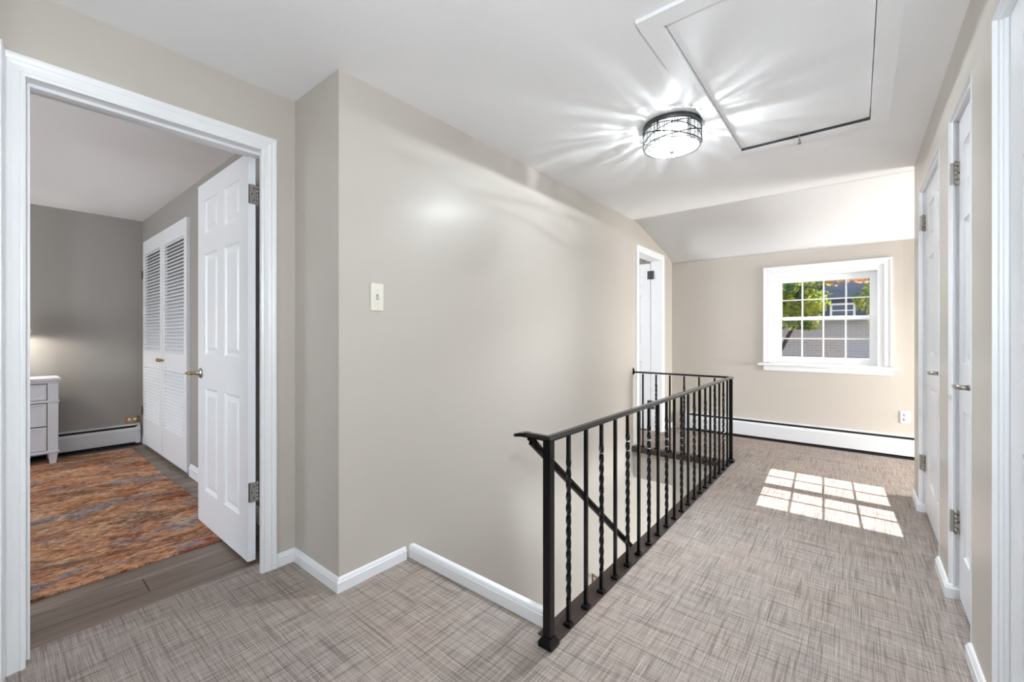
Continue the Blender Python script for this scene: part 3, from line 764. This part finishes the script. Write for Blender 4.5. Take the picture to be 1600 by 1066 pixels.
def heater(name, length, loc, rz, label, ends=(True, True)):
    """baseboard heater against local y 0, front towards -y, local x along its length"""
    h = empty(name, loc, rz, label=label, cat='heater')
    MB().box(0, length, -.012, 0, .02, .216).build('back_plate', M['heater'], h)
    MB().prism([(-.012, .216), (-.012, .206), (-.050, .205), (-.050, .208)], 'X', 0, length).build('top_lip', M['heater'], h)
    MB().box(.005, length-.005, -.049, -.012, .045, .204).build('slot_shade_core', M['dark'], h)  # near-black block paints the shade seen in the top slot
    MB().prism([(-.066, .032), (-.066, .160), (-.054, .184), (-.051, .183), (-.062, .158), (-.062, .032)], 'X', 0, length).build('front_cover', M['heater'], h, .001)
    MB().box(0, length, -.060, -.012, .0, .018).build('base_gap_shade', M['dark'], h)  # black strip paints the shade under the cover
    for i, e in enumerate(ends):
        if e:
            x = 0 if i == 0 else length
            MB().prism([(0, .0), (-.068, .02), (-.068, .162), (-.05, .19), (-.03, .212), (0, .217)], 'X', x-.02, x+.02).build('end_cap', M['heater'], h, .002)
    return h
heater('baseboard_heater', 3.5, (-1.62, YF, .0), 0, 'long white baseboard heater below the far window', (True, False))
heater('baseboard_heater', 3.2, (XBF, -2.2, .0), PI/2, 'white baseboard heater along the dim bedroom wall', (False, True))

# ------------------------------------------------------------------ fill lamp added behind the camera to brighten the near hall
ul = empty('added_fill_lamp', (XR, -.2, 1.42), 0, label='small added fill lamp on the right wall behind the viewer', cat='fill lamp')
MB().box(-.012, 0, -.04, .04, -.09, .09).build('back_plate', M['pewter'], ul, .004)
MB().tube([(-.01, 0, -.05), (-.05, 0, -.06), (-.075, 0, -.045)], .006, 8).build('arm', M['pewter'], ul)
MB().lathe([(.012, -.045), (.022, -.04), (.030, -.01), (.034, .02), (.032, .02), (.028, -.01), (.020, -.037), (.012, -.04)], 24, (-.075, 0, 0)).build('cup', M['furn'], ul)
ud = bpy.data.lights.new('added_fill_light', 'POINT'); ud.energy = 61; ud.shadow_soft_size = .03; ud.color = (.88, .95, 1)
uo = bpy.data.objects.new('added_fill_light', ud); COL.objects.link(uo); uo.parent = ul; uo.location = (-.075, 0, .045)

# ------------------------------------------------------------------ bedroom things
RX0, RX1, RY0, RY1 = -5.72, -2.768, -1.55, .915
rg = MB().box(RX0, RX1, RY0, RY1, -.0045, .010)
rg.build('area_rug', M['rug'], None, .004, label='rust, brown and grey abstract rug on the bedroom floor', cat='rug')
ns = empty('nightstand', (-5.70, .10, .010), 0, label='white nightstand with stacked drawers by the bedroom wall', cat='nightstand')
NX0, NX1, NY0, NY1 = -.155, .150, -.30, .300       # local footprint, drawers face +x
H = .762
MB().box(NX0-.01, NX1+.018, NY0-.015, NY1+.015, H-.028, H).build('top', M['furn'], ns, .006)
MB().box(NX0, NX1+.008, NY0-.006, NY1+.006, H-.046, H-.028).build('top_moulding', M['furn'], ns, .006)
MB().box(NX0, NX1-.012, NY0, NY1, .115, H-.046).build('body', M['furn'], ns)
for y in (NY0+.032, NY1-.032):
    MB().box(NX1-.055, NX1, y-.032, y+.032, .095, H-.046).build('corner_post', M['furn'], ns, .003)
MB().box(NX0, NX1+.010, NY0-.008, NY1+.008, .545, .563).build('waist_moulding', M['furn'], ns, .005)
MB().box(NX0, NX1+.010, NY0-.008, NY1+.008, .095, .117).build('base_moulding', M['furn'], ns, .005)
for x in (NX0+.035, NX1-.03):
    for y in (NY0+.032, NY1-.032):
        MB().add([(x-.018,y-.02,0),(x+.02,y-.02,0),(x+.02,y+.018,0),(x-.018,y+.018,0),(x-.03,y-.03,.097),(x+.03,y-.03,.097),(x+.03,y+.03,.097),(x-.03,y+.03,.097)],
             [(0,3,2,1),(4,5,6,7),(0,1,5,4),(1,2,6,5),(2,3,7,6),(3,0,4,7)]).build('foot', M['furn'], ns, .002)
for (a, b) in ((.570, .706), (.338, .538), (.123, .330)):
    dr = MB(); ya, yb = NY0+.072, NY1-.072; x0 = NX1-.012; x1 = NX1-.004; f_ = .022
    dr.box(x0, x0+.003, ya, yb, a, b).box(x0, x1, ya, ya+f_, a, b).box(x0, x1, yb-f_, yb, a, b).box(x0, x1, ya+f_, yb-f_, a, a+f_).box(x0, x1, ya+f_, yb-f_, b-f_, b)
    d_ = dr.build('drawer', M['furn'], ns, .0015)
    MB().box(NX1-.0125, NX1-.0118, ya-.004, yb+.004, a-.004, b+.004).build('drawer_gap', M['dark'], ns)
    MB().tube([(x1, 0, (a+b)/2), (x1+.012, 0, (a+b)/2), (x1+.016, 0, (a+b)/2), (x1+.024, 0, (a+b)/2)], [.006, .006, .014, .011], 14).build('knob', M['nickel'], d_)
tl = empty('table_lamp', (-5.70, .10, .010+H), 0, label='table lamp with a pale cone shade on the white nightstand', cat='lamp')
MB().lathe([(0, 0), (.07, 0), (.072, .012), (.03, .022), (.022, .05), (.05, .10), (.065, .16), (.05, .22), (.018, .26), (.014, .30), (0, .30)], 32).build('base', M['furn'], tl)
MB().tube([(0, 0, .30), (0, 0, .58)], .006, 8).build('stem', M['brass'], tl)
MB().lathe([(.152, .395), (.085, .605), (.083, .605), (.150, .395)], 48).build('shade', M['shade'], tl)
MB().lathe([(.154, .391), (.154, .400), (.149, .400), (.149, .391)], 48).build('shade_trim', M['furn'], tl)
MB().lathe([(0, .44), (.018, .445), (.028, .47), (.026, .50), (.012, .525), (0, .525)], 20).build('bulb', M['bulb'], tl)
ld = bpy.data.lights.new('lamp_light', 'POINT'); ld.energy = 9; ld.shadow_soft_size = .03; ld.color = (1, .93, .82)
lo = bpy.data.objects.new('lamp_light', ld); COL.objects.link(lo); lo.parent = tl; lo.location = (0, 0, .425)

# ------------------------------------------------------------------ outside the window
MB().box(-60, 60, YF+.3, 90, -3.2, -3.0).build('ground_lawn', M['grass'], **SK)
def house(name, x0, x1, y0, y1, z1, roof_h, m, label, wins):
    cx, cy = (x0+x1)/2, (y0+y1)/2
    h = empty(name, (cx, cy, -3.0), 0, label=label, cat='building')
    a, b, c_, d = x0-cx, x1-cx, y0-cy, y1-cy
    MB().box(a, b, c_, d, 0, z1+3).build('wall', m, h)
    MB().prism([(c_-.35, z1+2.95), (d+.35, z1+2.95), (0, z1+3+roof_h)], 'X', a-.3, b+.3).build('roof', M['shingle'], h)
    for (wx, wz, ww, wh) in wins:
        fo = MB(); f_ = .09; u0, u1, v0, v1 = wx-cx-ww/2, wx-cx+ww/2, wz+3-wh/2, wz+3+wh/2
        fo.box(u0-f_, u0, c_-.06, c_, v0-f_, v1+f_).box(u1, u1+f_, c_-.06, c_, v0-f_, v1+f_).box(u0, u1, c_-.06, c_, v0-f_, v0).box(u0, u1, c_-.06, c_, v1, v1+f_).box(u0, u1, c_-.05, c_, (v0+v1)/2-.025, (v0+v1)/2+.025)
        w_ = fo.build('window', M['white'], h)
        MB().box(u0, u1, c_-.02, c_-.005, v0, v1).build('pane', mat('dusky_pane', (70, 84, 100), .15), w_)
    return h
house('brick_outbuilding', -6.0, 3.2, 15, 19, 1.60, .02, M['brick'], 'pale pinkish brick building low in the window view', [])
house('neighbour_house', -4.2, 6.5, 26, 33, 2.95, 3.2, M['siding'], 'dark slate house with a white framed window behind the trees', [(-.55, 2.35, .80, .52), (2.2, 2.35, .8, .55)])
def tree(name, base, crown, rad, nleaf, m, label, trunk_r=.12):
    t = empty(name, base, 0, label=label, cat='tree')
    cx, cy, cz = (crown[i]-base[i] for i in range(3))
    MB().tube([(0, 0, 0), (cx*.3, cy*.3, cz*.5), (cx*.8, cy*.8, cz*.9), (cx, cy, cz+rad[2]*.6)], [trunk_r, trunk_r*.8, trunk_r*.5, trunk_r*.15], 8).build('trunk', M['bark'], t)
    br = MB()
    for i in range(14):
        a = random.uniform(0, 2*PI); e = random.uniform(-.3, .8)
        q = (cx+rad[0]*.85*math.cos(a), cy+rad[1]*.85*math.sin(a), cz+rad[2]*e)
        br.tube([(cx*.8, cy*.8, cz*.88+.1*i/14), ((cx+q[0])/2, (cy+q[1])/2, (cz+q[2])/2+.1), q], [trunk_r*.3, trunk_r*.18, trunk_r*.05], 5)
    br.build('branches', M['bark'], t)
    vs = []; fs = []
    clumps = [(random.gauss(0, .45), random.gauss(0, .45), random.gauss(0, .45)) for _ in range(46)]
    for i in range(nleaf):
        c_ = random.choice(clumps)
        p = Vector((cx+rad[0]*(c_[0]+random.gauss(0, .16)), cy+rad[1]*(c_[1]+random.gauss(0, .16)), cz+rad[2]*max(-1.1, min(1, c_[2]+random.gauss(0, .16)))))
        u = Vector((random.gauss(0, 1), random.gauss(0, 1), random.gauss(0, 1))).normalized(); w = u.cross(Vector((random.gauss(0, 1), random.gauss(0, 1), random.gauss(0, 1)))).normalized()
        s_ = random.uniform(.04, .075); n = len(vs)
        vs += [p-u*s_, p+w*s_*.45, p+u*s_, p-w*s_*.45]; fs.append((n, n+1, n+2, n+3))
    MB().add(vs, fs).build('foliage', m, t, kind='stuff')
    return t
tree('leafy_tree', (-2.4, 11.0, -3.0), (-1.12, 11.0, 2.05), (.62, .8, .68), 8000, M['leaf_green'], 'green and yellow leafy tree left in the window view')
tree('golden_tree', (-2.6, 13.4, -3.0), (-.55, 13.4, 2.75), (.95, .7, .34), 1900, M['leaf_gold'], 'golden autumn tree behind the green one in the window view', .07)
tree('small_maple', (1.5, 12.4, -3.0), (.34, 12.4, 2.0), (.28, .4, .34), 700, M['leaf_green'], 'small yellowing tree at the right edge of the window view', .05)
